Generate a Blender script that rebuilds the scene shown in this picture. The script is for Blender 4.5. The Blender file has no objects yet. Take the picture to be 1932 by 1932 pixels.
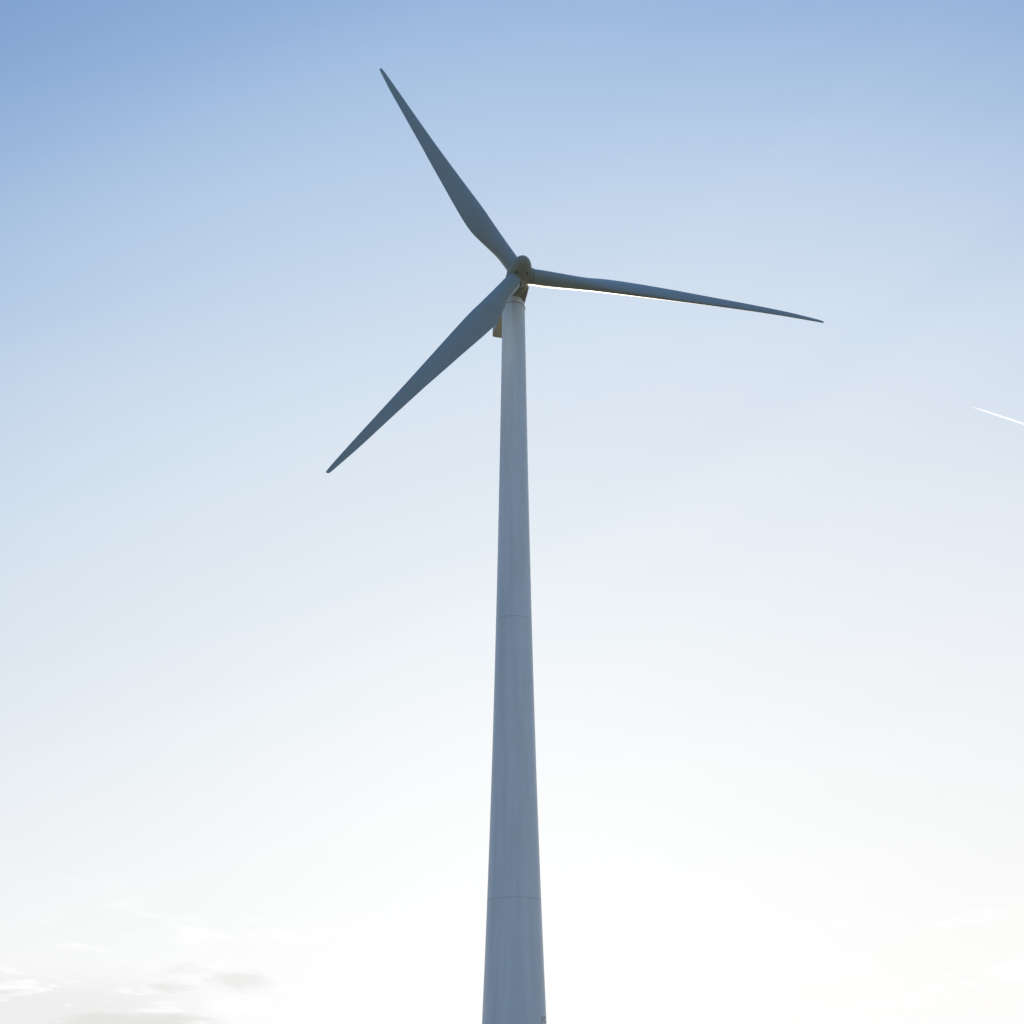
import bpy, bmesh, math, random
import numpy as np
from mathutils import Vector

S = bpy.context.scene
C = S.collection
R = math.radians
random.seed(4)

# ------------------------------------------------------------------ camera
EYE = 1.6
PITCH = 0.511924                      # radians above the horizon
FOCAL = 1939.664 / 1932.0             # focal length in frame widths
cam_d = bpy.data.cameras.new("camera")
cam_d.sensor_fit = 'HORIZONTAL'
cam_d.sensor_width = 24.0
cam_d.lens = 24.0 * FOCAL
cam_d.clip_start = 0.1
cam_d.clip_end = 200000.0
cam = bpy.data.objects.new("camera", cam_d)
C.objects.link(cam)
cam.location = (0, 0, EYE)
cam.rotation_euler = (math.pi / 2 + PITCH, 0, 0)
S.camera = cam

# ------------------------------------------------------------------ sky and sun
SUN_EL, SUN_AZ = R(6.19), R(1.56)      # azimuth measured from +Y towards +X
SKY = dict(strength=0.12, air=1.0, dust=4.0, ozone=4.0, alt=0.0)
SUN_POWER = 3.2
EXPOSURE = 1.0

world = bpy.data.worlds.new("World")
S.world = world
world.use_nodes = True
nt = world.node_tree
nt.nodes.clear()
def N(tree, typ, **kw):
    n = tree.nodes.new(typ)
    for k, v in kw.items():
        setattr(n, k, v)
    return n
wo = N(nt, 'ShaderNodeOutputWorld')
bg = N(nt, 'ShaderNodeBackground')
sky = N(nt, 'ShaderNodeTexSky', sky_type='NISHITA', sun_disc=False, sun_elevation=SUN_EL,
        sun_rotation=SUN_AZ, altitude=SKY['alt'], air_density=SKY['air'],
        dust_density=SKY['dust'], ozone_density=SKY['ozone'])
bg.inputs['Strength'].default_value = SKY['strength']
# hazy air round the sun: the Nishita sky, thinned (power 0.5), times a broad halo that depends on
# the angle to the sun, the height and the compass bearing, then a soft shoulder before white
HALO = ((25.2829, 19.5744, 12.2144), (-15.4921, -11.7522, -7.2918), (-0.2574, 0.023, 0.3655), (0.328, 0.2325, 0.1408), (-10.1466, -8.0673, -5.1042))
COS_MIN = 0.57
tcw = N(nt, 'ShaderNodeTexCoord')
def vdot(v):
    n = N(nt, 'ShaderNodeVectorMath', operation='DOT_PRODUCT')
    n.inputs[1].default_value = v
    nt.links.new(tcw.outputs['Generated'], n.inputs[0])
    return n.outputs['Value']
def wmath(op, a, b=None, c=None):
    n = N(nt, 'ShaderNodeMath', operation=op)
    for i, x in enumerate((a, b, c)):
        if x is None: continue
        if isinstance(x, (int, float)): n.inputs[i].default_value = x
        else: nt.links.new(x, n.inputs[i])
    return n.outputs[0]
sdir = (math.sin(SUN_AZ) * math.cos(SUN_EL), math.cos(SUN_AZ) * math.cos(SUN_EL), math.sin(SUN_EL))
c1 = wmath('SMOOTH_MAX', vdot(sdir), COS_MIN, 0.18)
c2 = wmath('MULTIPLY', c1, c1)
up = vdot((0, 0, 1)); rt_ = vdot((1, 0, 0))
sep = N(nt, 'ShaderNodeSeparateColor'); com = N(nt, 'ShaderNodeCombineColor')
nt.links.new(sky.outputs[0], sep.inputs[0])
# thin grey cloud bank low in the sky to the left of the sun, and faint high streaks
def wnoise(vec, scale, detail, rough=0.55, dist=0.0):
    n = N(nt, 'ShaderNodeTexNoise')
    n.inputs['Scale'].default_value = scale; n.inputs['Detail'].default_value = detail
    n.inputs['Roughness'].default_value = rough; n.inputs['Distortion'].default_value = dist
    nt.links.new(vec, n.inputs['Vector'])
    return n.outputs['Fac']
def wrange(x, a, b, c=0.0, d=1.0):
    n = N(nt, 'ShaderNodeMapRange', interpolation_type='SMOOTHSTEP')
    for k, v in zip(('From Min', 'From Max', 'To Min', 'To Max'), (a, b, c, d)): n.inputs[k].default_value = v
    nt.links.new(x, n.inputs['Value'])
    return n.outputs['Result']
cz_ = N(nt, 'ShaderNodeCombineXYZ')
nt.links.new(wmath('MULTIPLY_ADD', up, -1.3, wmath('MULTIPLY', rt_, 0.9)), cz_.inputs[0])
nt.links.new(wmath('MULTIPLY_ADD', up, 6.0, wmath('MULTIPLY', rt_, -2.2)), cz_.inputs[1])
cirrus = wmath('SUBTRACT', wnoise(cz_.outputs[0], 1.6, 5, 0.55, 0.4), 0.5)
CIRRUS = (0.20, 0.15, 0.08)
# white haze bank low under the sun
LOW = (1.5, 1.75, 2.9)
side_ = wmath('MAXIMUM', wmath('MULTIPLY_ADD', c1, 4.0, -2.4), 0.0)
low = wmath('MULTIPLY', wmath('MINIMUM', side_, 1.0), wmath('EXPONENT', wmath('MULTIPLY', wmath('MAXIMUM', up, 0.0), -14.0)))
cvec = N(nt, 'ShaderNodeCombineXYZ')
nt.links.new(wmath('MULTIPLY', rt_, 7.0), cvec.inputs[0])
nt.links.new(wmath('MULTIPLY', up, 34.0), cvec.inputs[1])
cvec.inputs[2].default_value = 3.7
cn = wnoise(cvec.outputs[0], 1.0, 7, 0.55, 0.25)
cmask = wmath('MULTIPLY', wrange(up, 0.125, 0.06), wrange(rt_, -0.12, -0.26))
cbase = wmath('MULTIPLY_ADD', cmask, 0.22, cn)
cloud = wmath('MULTIPLY', wrange(cbase, 0.67, 0.84), wmath('MULTIPLY', cmask, 0.9))      # grey bellies
cvec2 = N(nt, 'ShaderNodeCombineXYZ')
nt.links.new(wmath('MULTIPLY', rt_, 16.0), cvec2.inputs[0])
nt.links.new(wmath('MULTIPLY', up, 62.0), cvec2.inputs[1])
cvec2.inputs[2].default_value = 8.1
cn2 = wnoise(cvec2.outputs[0], 1.0, 9, 0.62, 0.5)
wisp = wmath('MULTIPLY', wrange(cn2, 0.50, 0.70), wrange(up, 0.175, 0.10))               # sunlit wisps
puff = wmath('MULTIPLY', wmath('MULTIPLY', wrange(cn2, 0.52, 0.60, 1.0, 0.0), wrange(up, 0.095, 0.06)), wrange(rt_, -0.22, -0.34))
cloud = wmath('MAXIMUM', cloud, wmath('MULTIPLY', puff, 0.5))
CLOUD = (0.75, 0.76, 0.735)
SCALE = 1.02 / (SKY['strength'] * 2 ** EXPOSURE)
for ch in range(3):
    e = wmath('MULTIPLY_ADD', c1, HALO[0][ch], HALO[4][ch])
    e = wmath('MULTIPLY_ADD', c2, HALO[1][ch], e)
    e = wmath('MULTIPLY_ADD', up, HALO[2][ch], e)
    e = wmath('MULTIPLY_ADD', rt_, HALO[3][ch], e)
    e = wmath('MULTIPLY_ADD', cirrus, CIRRUS[ch], e)
    lo_ = wmath('MULTIPLY', low, LOW[ch])
    g_ = wmath('MULTIPLY', wmath('EXPONENT', e), wmath('POWER', sep.outputs[ch], 0.5))
    o_ = wmath('SUBTRACT', 1.0, wmath('EXPONENT', wmath('MULTIPLY', wmath('ADD', g_, lo_), -1.0)))
    o_ = wmath('ADD', wmath('MULTIPLY', o_, wmath('SUBTRACT', 1.0, wisp)), wisp)
    o_ = wmath('ADD', wmath('MULTIPLY', o_, wmath('SUBTRACT', 1.0, cloud)), wmath('MULTIPLY', cloud, CLOUD[ch]))
    nt.links.new(wmath('MULTIPLY', o_, SCALE), com.inputs[ch])
nt.links.new(com.outputs[0], bg.inputs['Color'])
nt.links.new(bg.outputs[0], wo.inputs['Surface'])

sun_d = bpy.data.lights.new("sun", 'SUN')
sun_d.energy = SUN_POWER
sun_d.angle = R(0.53)
sun_d.color = (1.0, 0.83, 0.62)
sun = bpy.data.objects.new("sun", sun_d)
C.objects.link(sun)
sun_dir = Vector((math.sin(SUN_AZ) * math.cos(SUN_EL), math.cos(SUN_AZ) * math.cos(SUN_EL), math.sin(SUN_EL)))
sun.rotation_euler = sun_dir.to_track_quat('Z', 'Y').to_euler()
sun.location = sun_dir * 300

S.view_settings.view_transform = 'Standard'
S.view_settings.look = 'None'
S.view_settings.exposure = EXPOSURE
S.view_settings.gamma = 1.0
S.render.engine = 'CYCLES'
S.cycles.use_denoising = True
S.cycles.volume_bounces = 8
S.cycles.max_bounces = 8

# ------------------------------------------------------------------ materials
def mat_new(name):
    m = bpy.data.materials.new(name)
    m.use_nodes = True
    t = m.node_tree
    return m, t, t.nodes['Principled BSDF']

def paint(name, col, rough=0.42, dirt=0.10, scale=(0.6, 0.6, 0.12), dirt_col=(0.30, 0.27, 0.22)):
    """Weathered gloss coat: faint blotches and rain streaks."""
    m, t, b = mat_new(name)
    tc = N(t, 'ShaderNodeTexCoord')
    mp = N(t, 'ShaderNodeMapping')
    mp.inputs['Scale'].default_value = scale
    n1 = N(t, 'ShaderNodeTexNoise')
    n1.inputs['Scale'].default_value = 1.0
    n1.inputs['Detail'].default_value = 6
    n1.inputs['Roughness'].default_value = 0.62
    cr = N(t, 'ShaderNodeValToRGB')
    cr.color_ramp.elements[0].position = 0.42
    cr.color_ramp.elements[1].position = 0.78
    mul = N(t, 'ShaderNodeMath', operation='MULTIPLY')
    mul.inputs[1].default_value = dirt
    mix = N(t, 'ShaderNodeMix', data_type='RGBA')
    mix.inputs['A'].default_value = (*col, 1)
    mix.inputs['B'].default_value = (*dirt_col, 1)
    t.links.new(tc.outputs['Object'], mp.inputs['Vector'])
    t.links.new(mp.outputs[0], n1.inputs['Vector'])
    t.links.new(n1.outputs['Fac'], cr.inputs[0])
    t.links.new(cr.outputs[0], mul.inputs[0])
    t.links.new(mul.outputs[0], mix.inputs['Factor'])
    t.links.new(mix.outputs['Result'], b.inputs['Base Color'])
    rr = N(t, 'ShaderNodeMapRange')
    rr.inputs['To Min'].default_value = rough - 0.06
    rr.inputs['To Max'].default_value = rough + 0.12
    t.links.new(n1.outputs['Fac'], rr.inputs['Value'])
    t.links.new(rr.outputs[0], b.inputs['Roughness'])
    return m

M_TOWER = paint('tower_paint', (0.81, 0.83, 0.84), 0.42, 0.22, (1.6, 1.6, 0.10))
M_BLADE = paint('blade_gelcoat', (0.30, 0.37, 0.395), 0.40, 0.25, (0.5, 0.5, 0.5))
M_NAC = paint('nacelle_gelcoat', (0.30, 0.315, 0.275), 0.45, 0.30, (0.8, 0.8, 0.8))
M_SEAM = paint('seam_sealant', (0.52, 0.53, 0.54), 0.6, 0.2)
M_FLANGE = paint('flange_coat', (0.66, 0.66, 0.65), 0.5, 0.2)
M_DARK = paint('rubber_seal', (0.035, 0.037, 0.04), 0.7, 0.1)
M_LETTER = paint('marking_paint', (0.30, 0.27, 0.21), 0.5, 0.2)

def oil_runs(m, z_top, length):
    """Thin brown runs that leak from the yaw bearing down the tower."""
    t = m.node_tree; b = t.nodes['Principled BSDF']
    src = b.inputs['Base Color'].links[0].from_socket
    tc = N(t, 'ShaderNodeTexCoord')
    mp = N(t, 'ShaderNodeMapping'); mp.inputs['Scale'].default_value = (7.0, 7.0, 0.22)
    n = N(t, 'ShaderNodeTexNoise'); n.inputs['Scale'].default_value = 1.0; n.inputs['Detail'].default_value = 5
    n.inputs['Roughness'].default_value = 0.6
    sp = N(t, 'ShaderNodeSeparateXYZ')
    up_ = N(t, 'ShaderNodeMapRange'); up_.inputs['From Min'].default_value = z_top-length; up_.inputs['From Max'].default_value = z_top
    st = N(t, 'ShaderNodeMapRange'); st.inputs['From Min'].default_value = 0.60; st.inputs['From Max'].default_value = 0.74
    mu = N(t, 'ShaderNodeMath', operation='MULTIPLY'); mu2 = N(t, 'ShaderNodeMath', operation='MULTIPLY'); mu2.inputs[1].default_value = 0.55
    mix = N(t, 'ShaderNodeMix', data_type='RGBA'); mix.inputs['B'].default_value = (0.22, 0.14, 0.08, 1)
    t.links.new(tc.outputs['Object'], mp.inputs['Vector']); t.links.new(mp.outputs[0], n.inputs['Vector'])
    t.links.new(tc.outputs['Object'], sp.inputs[0]); t.links.new(sp.outputs['Z'], up_.inputs['Value'])
    t.links.new(n.outputs['Fac'], st.inputs['Value'])
    t.links.new(up_.outputs[0], mu.inputs[0]); t.links.new(st.outputs[0], mu.inputs[1]); t.links.new(mu.outputs[0], mu2.inputs[0])
    t.links.new(src, mix.inputs['A']); t.links.new(mu2.outputs[0], mix.inputs['Factor'])
    t.links.new(mix.outputs['Result'], b.inputs['Base Color'])

def edge_wear(m):
    """Insect grime and chipped gelcoat on the leading edge, strongest towards the tip (mesh attributes)."""
    t = m.node_tree; b = t.nodes['Principled BSDF']
    src = b.inputs['Base Color'].links[0].from_socket
    at = N(t, 'ShaderNodeAttribute', attribute_name='chord_pos'); ar = N(t, 'ShaderNodeAttribute', attribute_name='span_pos')
    tc = N(t, 'ShaderNodeTexCoord')
    n = N(t, 'ShaderNodeTexNoise'); n.inputs['Scale'].default_value = 2.2; n.inputs['Detail'].default_value = 7; n.inputs['Roughness'].default_value = 0.7
    t.links.new(tc.outputs['Object'], n.inputs['Vector'])
    r1 = N(t, 'ShaderNodeMapRange'); r1.inputs['From Min'].default_value = 0.16; r1.inputs['From Max'].default_value = 0.0
    r2 = N(t, 'ShaderNodeMapRange'); r2.inputs['From Min'].default_value = 0.15; r2.inputs['From Max'].default_value = 1.0
    r3 = N(t, 'ShaderNodeMapRange'); r3.inputs['From Min'].default_value = 0.40; r3.inputs['From Max'].default_value = 0.62
    t.links.new(at.outputs['Fac'], r1.inputs['Value']); t.links.new(ar.outputs['Fac'], r2.inputs['Value']); t.links.new(n.outputs['Fac'], r3.inputs['Value'])
    m1 = N(t, 'ShaderNodeMath', operation='MULTIPLY'); m2 = N(t, 'ShaderNodeMath', operation='MULTIPLY')
    t.links.new(r1.outputs[0], m1.inputs[0]); t.links.new(r2.outputs[0], m1.inputs[1])
    t.links.new(m1.outputs[0], m2.inputs[0]); t.links.new(r3.outputs[0], m2.inputs[1])
    mix = N(t, 'ShaderNodeMix', data_type='RGBA'); mix.inputs['B'].default_value = (0.16, 0.145, 0.12, 1)
    t.links.new(src, mix.inputs['A']); t.links.new(m2.outputs[0], mix.inputs['Factor'])
    t.links.new(mix.outputs['Result'], b.inputs['Base Color'])

def ground_mat():
    m, t, b = mat_new('dry_meadow')
    tc = N(t, 'ShaderNodeTexCoord')
    n1 = N(t, 'ShaderNodeTexNoise'); n1.inputs['Scale'].default_value = 0.03; n1.inputs['Detail'].default_value = 8
    n2 = N(t, 'ShaderNodeTexNoise'); n2.inputs['Scale'].default_value = 3.0; n2.inputs['Detail'].default_value = 8
    add = N(t, 'ShaderNodeMath', operation='ADD')
    cr = N(t, 'ShaderNodeValToRGB')
    e = cr.color_ramp.elements
    e[0].position = 0.75; e[0].color = (0.12, 0.11, 0.045, 1)
    e[1].position = 1.25; e[1].color = (0.34, 0.28, 0.15, 1)
    t.links.new(tc.outputs['Object'], n1.inputs['Vector'])
    t.links.new(tc.outputs['Object'], n2.inputs['Vector'])
    t.links.new(n1.outputs['Fac'], add.inputs[0]); t.links.new(n2.outputs['Fac'], add.inputs[1])
    dv = N(t, 'ShaderNodeMath', operation='MULTIPLY'); dv.inputs[1].default_value = 1.0
    t.links.new(add.outputs[0], dv.inputs[0])
    t.links.new(dv.outputs[0], cr.inputs[0])
    t.links.new(cr.outputs[0], b.inputs['Base Color'])
    b.inputs['Roughness'].default_value = 0.9
    return m

# ------------------------------------------------------------------ helpers
def mesh_obj(name, verts, faces, mat, parent=None, loc=(0, 0, 0), smooth=True, sharp=None):
    me = bpy.data.meshes.new(name)
    me.from_pydata([tuple(v) for v in verts], [], faces)
    bm = bmesh.new(); bm.from_mesh(me)
    bmesh.ops.remove_doubles(bm, verts=bm.verts, dist=1e-5)
    bmesh.ops.recalc_face_normals(bm, faces=bm.faces)
    bm.to_mesh(me); bm.free()
    me.materials.append(mat)
    if smooth:
        for p in me.polygons: p.use_smooth = True
        if sharp is not None:
            me.set_sharp_from_angle(angle=R(sharp))
    o = bpy.data.objects.new(name, me)
    C.objects.link(o)
    o.location = loc
    if parent: o.parent = parent
    return o

def loft(rings, close=True, cap0=True, cap1=True):
    n = len(rings[0]); V = [p for r in rings for p in r]; F = []
    for i in range(len(rings) - 1):
        for j in range(n):
            k = (j + 1) % n
            F.append((i*n+j, i*n+k, (i+1)*n+k, (i+1)*n+j))
    if cap0: F.append(tuple(range(n))[::-1])
    if cap1: F.append(tuple(range((len(rings)-1)*n, len(rings)*n)))
    return V, F

def ring(c, ax, r, n=64):
    ax = Vector(ax).normalized()
    e1 = ax.orthogonal().normalized(); e2 = ax.cross(e1)
    return [Vector(c) + e1*(r*math.cos(2*math.pi*i/n)) + e2*(r*math.sin(2*math.pi*i/n)) for i in range(n)]

def lathe(prof, ax, n=64, cap0=True, cap1=True):
    return loft([ring(Vector(ax)*s, ax, r, n) for s, r in prof], True, cap0, cap1)

# ------------------------------------------------------------------ ground
g = 9000.0
nseg = 60
V = [(-g + 2*g*i/nseg, -g + 2*g*j/nseg, 0) for j in range(nseg+1) for i in range(nseg+1)]
F = [(j*(nseg+1)+i, j*(nseg+1)+i+1, (j+1)*(nseg+1)+i+1, (j+1)*(nseg+1)+i) for j in range(nseg) for i in range(nseg)]
go = mesh_obj('ground', V, F, ground_mat())
go['kind'] = 'structure'; go['label'] = 'flat dry meadow reaching the horizon'

# ------------------------------------------------------------------ wind turbine
L = 33.0                                            # rotor radius in metres
XT, D, HUB = 0.00494*L, 2.478551*L, 2.171116*L+EYE   # tower axis and shaft height
PSI, PHI, TILT, CONE = 0.229825, -0.024727, 0.08824, 0.032964
OVER, DZ = 0.087407*L, 0.055013*L
AX = Vector((math.sin(PSI)*math.cos(TILT), -math.cos(PSI)*math.cos(TILT), math.sin(TILT)))
U = Vector((math.cos(PSI), math.sin(PSI), 0))
W = U.cross(AX)
if W.z < 0: W = -W
HC = Vector((0, 0, HUB)) + AX*OVER                  # hub centre, from the tower base

root = bpy.data.objects.new('wind_turbine', None)
C.objects.link(root)
root.location = (XT, D, 0)
root['label'] = 'tall white three-bladed wind turbine on a tapering steel tower against the evening sky'
root['category'] = 'wind turbine'

# tower: slightly flared tapering tube with weld beads between its plates
K = 33.0/45.0
prof_m = [(93.64, 1.579), (75.86, 1.750), (60.12, 1.927), (47.76, 2.10), (33.5, 2.373), (22.15, 2.645), (11.85, 2.915), (5.57, 3.15), (0, 3.36), (-2.2, 3.44)]
TZ = np.array([(z*K)+EYE for z, r in prof_m][::-1]); TR = np.array([r*K for z, r in prof_m][::-1])
cz = np.polyfit(TZ, TR, 4)
def tower_r(z): return float(np.polyval(cz, z))
RING_Z = HUB - DZ
flange_z = [47.78*K+EYE, 16.87*K+EYE]
step = 3.43*K
beads = []
for z0 in [47.78*K+EYE + step*k for k in range(-12, 14)]:
    if 0.8 < z0 < RING_Z-0.6: beads.append(z0)
zs = list(np.linspace(0.25, RING_Z, 60))
for b in beads: zs += [b-0.03, b-0.012, b+0.012, b+0.03]
zs = sorted(zs)
prof = []
for z in zs:
    r = tower_r(z)
    if any(abs(z-b) < 0.02 for b in beads): r += 0.0015
    prof.append((z, r))
V, F = lathe(prof, (0, 0, 1), 96)
tower = mesh_obj('tower', V, F, M_TOWER, root, sharp=50)
for z in flange_z:
    r = tower_r(z)
    V, F = lathe([(z-0.022, r-0.01), (z-0.022, r+0.004), (z+0.022, r+0.004), (z+0.022, r-0.01)], (0, 0, 1), 96, False, False)
    mesh_obj('flange_seam', V, F, M_SEAM if z > 20 else M_FLANGE, tower, sharp=40)
V, F = lathe([(0.0, tower_r(0.3)+0.75), (0.16, tower_r(0.3)+0.75), (0.20, tower_r(0.3)+0.70), (0.25, tower_r(0.3)+0.2), (0.25, 0.5)], (0, 0, 1), 96)
M_CONC = paint('concrete', (0.36, 0.35, 0.33), 0.85, 0.4, (0.9, 0.9, 0.9))
mesh_obj('foundation', V, F, M_CONC, root, sharp=40)

oil_runs(M_TOWER, RING_Z, 7.0)
edge_wear(M_BLADE)
# yaw ring and the neck above it
rt = tower_r(RING_Z)
V, F = lathe([(RING_Z+0.0, rt+0.0), (RING_Z+0.02, rt+0.055), (RING_Z+0.11, rt+0.055), (RING_Z+0.13, rt-0.02)], (0, 0, 1), 96)
mesh_obj('yaw_ring', V, F, M_TOWER, root, sharp=40)
V, F = lathe([(RING_Z-0.035, rt-0.02), (RING_Z-0.035, rt+0.012), (RING_Z+0.0, rt+0.012), (RING_Z+0.0, rt-0.02)], (0, 0, 1), 96)
mesh_obj('yaw_seal', V, F, M_DARK, root, sharp=40)

# nacelle: rounded box, narrow at the hub, belly falling towards the tail
def rrect(w, zb, zt, rad, n=8):
    out = []
    for cx, cz_, a0 in ((w-rad, zb+rad, -90), (w-rad, zt-rad, 0), (-w+rad, zt-rad, 90), (-w+rad, zb+rad, 180)):
        for i in range(n+1):
            a = R(a0 + 90*i/n)
            out.append((cx+rad*math.cos(a), cz_+rad*math.sin(a)))
    return out
AH = Vector((math.sin(PSI), -math.cos(PSI), 0))
NST = [  # along the front direction from the tower axis, half width, bottom, top, corner radius (rotor radii)
    (0.0560, 0.0340, -0.0120, 0.034, 0.010),
    (0.0520, 0.0362, -0.0150, 0.038, 0.008),
    (0.0240, 0.0335, -0.0350, 0.044, 0.006),
    (0.0000, 0.0320, -0.0460, 0.046, 0.006),
    (-0.0300, 0.0312, -0.0520, 0.047, 0.006),
    (-0.1320, 0.0370, -0.0585, 0.047, 0.006),
    (-0.1420, 0.0362, -0.0585, 0.044, 0.006)]
rings = []
for s, w, zb, zt, rad in NST:
    rings.append([AH*(s*L) + U*(x*L) + Vector((0, 0, z*L)) for x, z in rrect(w, zb, zt, rad)])
V, F = loft(rings)
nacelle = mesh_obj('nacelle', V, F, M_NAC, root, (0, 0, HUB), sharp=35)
# round collar between nacelle and spinner
V, F = lathe([(-0.056*L, 0.0338*L), (-0.0300*L, 0.0338*L), (-0.0255*L, 0.0325*L), (-0.023*L, 0.029*L)], AX, 72)
mesh_obj('front_collar', [Vector(v)+AX*0 for v in V], F, M_NAC, nacelle, HC-Vector((0, 0, HUB)), sharp=40)
V, F = lathe([(RING_Z+0.12-HUB, rt-0.03), (-0.030*L, rt-0.03)], (0, 0, 1), 96)
mesh_obj('yaw_neck', V, F, M_TOWER, nacelle, sharp=40)

# spinner: egg
prof = [(-0.0225, 0.0290), (-0.0225, 0.0340), (-0.0200, 0.0360), (-0.0120, 0.0371)]
for i in range(1, 41):
    a = math.pi/2*i/40
    prof.append((-0.006+0.078*math.sin(a), max(0.0374*math.cos(a)**0.96, 1e-4)))
prof = [(s*L, r*L) for s, r in prof]
V, F = lathe(prof, AX, 96, True, False)
SPO = U*(-0.004*L)
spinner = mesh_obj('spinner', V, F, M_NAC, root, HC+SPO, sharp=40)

# blades: chord, twist, chordwise offset, axial offset at each station
RK = np.array([.05, .10, .15, .20, .24, .28, .34, .42, .52, .64, .76, .88, .96, 1.0])
BL = np.array([[0.04972, -0.55742, 0.0, -7e-05], [0.05225, -0.4921, 0.00018, 0.00023], [0.06077, -0.42858, 0.00046, 0.0012], [0.07138, -0.35881, -0.00019, 0.00273], [0.07633, -0.29491, -0.00056, 0.00385], [0.07634, -0.25185, -0.0005, 0.00454], [0.07192, -0.20819, -5e-05, 0.00514], [0.06421, -0.1662, 0.00056, 0.00569], [0.05452, -0.13943, 0.00132, 0.00604], [0.04206, -0.1166, 0.00168, 0.00611], [0.03069, -0.10733, 0.00162, 0.00568], [0.02101, -0.09497, 0.00074, 0.00332], [0.0133, -0.07045, -0.00086, -0.0], [0.00875, -0.05472, -0.00148, -0.00229]])
# pitch error, bow in and out of the rotor plane of each blade
DK = [[0.01093, -0.00059, -0.00127], [-0.05804, 0.00976, 0.0037], [0.04812, 0.00051, 0.00994]]
def cubic(x, xs, ys):
    i = int(np.clip(np.searchsorted(xs, x)-1, 0, len(xs)-2))
    h = xs[i+1]-xs[i]; t = (x-xs[i])/h
    def slope(j):
        if j == 0: return (ys[1]-ys[0])/(xs[1]-xs[0])
        if j == len(xs)-1: return (ys[-1]-ys[-2])/(xs[-1]-xs[-2])
        return (ys[j+1]-ys[j-1])/(xs[j+1]-xs[j-1])
    m0, m1 = slope(i)*h, slope(i+1)*h
    return ((2*t**3-3*t*t+1)*ys[i]+(t**3-2*t*t+t)*m0+(-2*t**3+3*t*t)*ys[i+1]+(t**3-t*t)*m1)
NP_ = 64
def section(c, tc, bl):
    out = []
    for i in range(NP_):
        s = 2*math.pi*i/NP_
        x = .5*(1-math.cos(s))
        yt = 5*(.2969*math.sqrt(x)-.126*x-.3516*x*x+.2843*x**3-.1036*x**4)
        y = (1 if s < math.pi else -1)*yt*tc
        X = (1-bl)*(x-.5)+bl*(x-.30)
        Y = (1-bl)*.5*math.sin(s)+bl*y
        out.append((X*c, Y*c))
    return out
def blade_ring(k, rr, grow=0.0, shrink=1.0):
    t = PHI+k*2*math.pi/3
    rv = U*math.cos(t)+W*math.sin(t); tt = -U*math.sin(t)+W*math.cos(t)
    rq = max(rr, .05)
    c, th, ot, oa = (cubic(rq, RK, BL[:, j]) for j in range(4))
    c *= 1+.16*min(max((rr-.6)/.3, 0), 1)
    th += DK[k][0]; b = rr*(1-rr)*4
    f = min(max((rr-.06)/.18, 0), 1); f = f*f*(3-2*f)
    tc = float(np.interp(rr, [.2, .3, .5, 1], [.45, .32, .22, .16]))
    P = []
    for X, Y in section(c*shrink, tc, f):
        X += ot; 
        if grow:
            nrm = math.hypot(X-ot, Y) or 1
            X += (X-ot)/nrm*grow; Y += Y/nrm*grow
        T = X*math.cos(th)-Y*math.sin(th)+DK[k][1]*b
        A = X*math.sin(th)+Y*math.cos(th)+oa+DK[k][2]*b
        P.append((rv*(rr*math.cos(CONE))+AX*(rr*math.sin(CONE))+tt*T+AX*A)*L)
    return P
ROOT_R = 0.0375
for k in range(3):
    rs = [ROOT_R]+list(np.linspace(.045, .34, 50))+list(np.linspace(.35, .985, 60))
    rings = [blade_ring(k, r) for r in rs]
    for r, s in ((.992, .96), (.997, .84), (1.0, .55)): rings.append(blade_ring(k, r, 0, s))
    V, F = loft(rings)
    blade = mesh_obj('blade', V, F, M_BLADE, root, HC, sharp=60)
    me = blade.data
    if len(me.vertices) == len(V):
        nr_ = len(rings)
        cp = me.attributes.new('chord_pos', 'FLOAT', 'POINT'); spn = me.attributes.new('span_pos', 'FLOAT', 'POINT')
        cp.data.foreach_set('value', [.5*(1-math.cos(2*math.pi*(i % NP_)/NP_)) for i in range(len(V))])
        spn.data.foreach_set('value', [(i//NP_)/nr_ for i in range(len(V))])
    else: print('blade vertices merged', len(me.vertices), len(V))
    if k == 2:
        r0 = 0.845
        V, F = loft([blade_ring(k, r0-.0007, .00002), blade_ring(k, r0-.0007, .0004), blade_ring(k, r0+.0007, .0004), blade_ring(k, r0+.0007, .00002)], True, False, False)
        mesh_obj('joint_seam', V, F, M_SEAM, blade, sharp=40)
    # root collar on the spinner and the dark gap the blade turns in
    t = PHI+k*2*math.pi/3
    rv = U*math.cos(t)+W*math.sin(t)
    rv = (rv*math.cos(CONE)+AX*math.sin(CONE)).normalized()
    rb = .0252*L
    ce = (.0372, .0372, .0405)[k]; cg = (.0012, .0012, .0050)[k]
    V, F = lathe([(.015*L, rb+.05), ((ce-.0004)*L, rb+.05), (ce*L, rb+.04), (ce*L, rb+.02), (.034*L, rb+.02)], rv, 72)
    mesh_obj('root_collar', V, F, M_NAC, spinner, -SPO, sharp=40)
    V, F = lathe([(.030*L, rb+.018), ((ce+cg)*L, rb+.018), ((ce+cg+.0002)*L, rb-.01)], rv, 72)
    mesh_obj('root_seal', V, F, M_DARK, spinner, -SPO, sharp=40)
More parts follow.
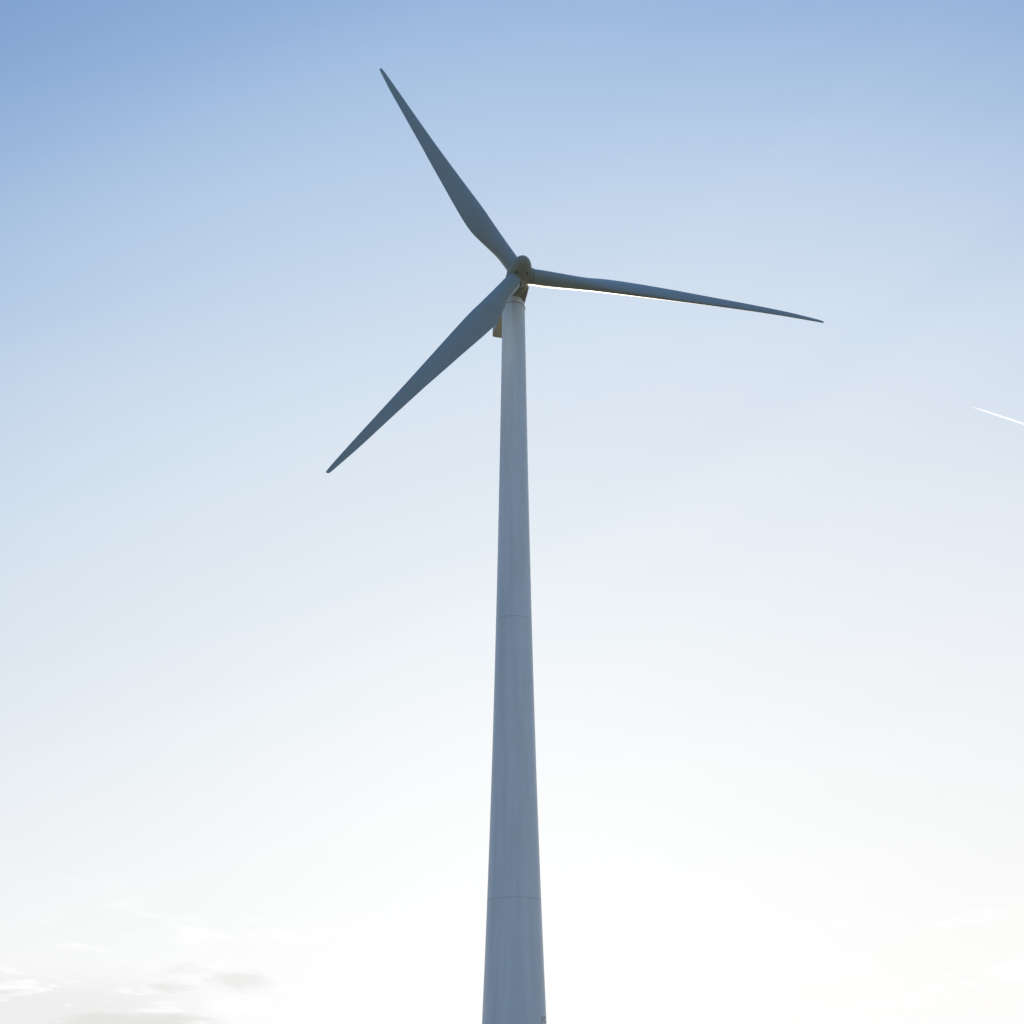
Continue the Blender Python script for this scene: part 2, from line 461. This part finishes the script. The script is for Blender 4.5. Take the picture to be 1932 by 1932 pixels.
# small dark vents on the spinner shell
for ang, sv in ((140, .006), (-120, .035), (-57, .035)):
    q_ = min(max((sv+.006)/.078, 0), 1)
    rr_ = .0374*math.cos(math.asin(q_))**.96*L
    out_ = U*math.cos(R(ang))+W*math.sin(R(ang)); tan_ = -U*math.sin(R(ang))+W*math.cos(R(ang))
    slope = Vector(AX)-out_*(q_*.48); slope.normalize()
    nrm_ = slope.cross(tan_).normalized()
    if nrm_.dot(out_) < 0: nrm_ = -nrm_
    cpt = AX*(sv*L)+out_*rr_
    rings = []
    for hgt, k_ in ((-.03, 1), (.03, 1), (.045, .7)):
        rings.append([cpt+nrm_*hgt+slope*(a_*.13*k_)+tan_*(b_*.055*k_) for a_, b_ in ((-1, -.6), (-.8, -1), (.8, -1), (1, -.6), (1, .6), (.8, 1), (-.8, 1), (-1, .6))])
    V, F = loft(rings)
    mesh_obj('vent', V, F, M_DARK, spinner, sharp=30)

# turbine number painted round the tower's foot
def letter_strokes(ch):
    return {'V': [((0, 1), (.5, 0)), ((.5, 0), (1, 1))],
            '2': [((0, .78), (.18, 1)), ((.18, 1), (.8, 1)), ((.8, 1), (1, .75)), ((1, .75), (.85, .5)), ((.85, .5), (0, 0)), ((0, 0), (1, 0))]}[ch]
def letters(text, z, h, a_start, w=0.62):
    V, F = [], []
    x = 0
    r0 = lambda zz: tower_r(zz)+0.004
    for ch in text:
        for (x0, y0), (x1, y1) in letter_strokes(ch):
            p0 = Vector((x+x0*h*w, y0*h)); p1 = Vector((x+x1*h*w, y1*h))
            d = (p1-p0).normalized(); nrm = Vector((-d.y, d.x))*h*.085
            e = d*h*.04
            n = 5
            base = len(V)
            for i in range(n):
                c = (p0-e).lerp(p1+e, i/(n-1))
                for q in (c+nrm, c-nrm):
                    for dr in (0, .004):
                        zz = z+q.y; a = a_start+q.x/r0(zz)
                        V.append((math.sin(a)*(r0(zz)+dr), -math.cos(a)*(r0(zz)+dr), zz))
            for i in range(n-1):
                b = base+i*4; c = b+4
                F += [(b+1, b+3, c+3, c+1), (b, c, c+2, b+2), (b, b+1, c+1, c), (b+2, c+2, c+3, b+3)]
            F += [(base, base+2, base+3, base+1), (base+(n-1)*4, base+(n-1)*4+1, base+(n-1)*4+3, base+(n-1)*4+2)]
        x += h*w*1.55
    return V, F

# ------------------------------------------------------------------ contrail
def pix_ray(px, py):
    f = 1939.664
    x, u = (px-966)/f, (966-py)/f
    return Vector((x, math.cos(PITCH)-u*math.sin(PITCH), math.sin(PITCH)+u*math.cos(PITCH)))
ALT = 9000.0
def at_alt(px, py):
    d = pix_ray(px, py); return d*(ALT/d.z)+Vector((0, 0, EYE))
P0 = at_alt(1832, 767); P1 = at_alt(1932, 799.5)
cd = (P1-P0).normalized()
side = cd.cross(Vector((0, 0, 1))).normalized()
seglen = (P1-P0).length
mv = bpy.data.materials.new('ice_cloud'); mv.use_nodes = True
mt = mv.node_tree; mt.nodes.clear()
mo = N(mt, 'ShaderNodeOutputMaterial'); pv = N(mt, 'ShaderNodeVolumePrincipled')
pv.inputs['Color'].default_value = (1, 1, 1, 1); pv.inputs['Density'].default_value = 0.05; pv.inputs['Anisotropy'].default_value = 0.72
mt.links.new(pv.outputs[0], mo.inputs['Volume'])
ct = bpy.data.objects.new('contrail', None); C.objects.link(ct); ct.location = P0
ct['label'] = 'short white double contrail of an unseen plane at the right edge of the sky'
ct['category'] = 'contrail'
for sgn in (-1, 1):
    rings = []
    for i in range(25):
        t = i/24*3.0
        spread = 3.2+9.5*min(t, 3)**.8
        rad = 3.4+1.6*min(1, t*3)+1.2*t + random.uniform(-.3, .3)
        if i == 0: rad = 1.5
        c = cd*(t*seglen)+side*(sgn*spread)+Vector((0, 0, random.uniform(-.4, .4)))
        rings.append(ring(c, cd, rad, 20))
    V, F = loft(rings)
    mesh_obj('vapour_streak', V, F, mv, ct)

# lettering is placed last, once the tower exists
V, F = letters('V2', 5.76, 0.33, R(56.4), 0.78)
mk = mesh_obj('painted_number', V, F, M_LETTER, tower, smooth=False)
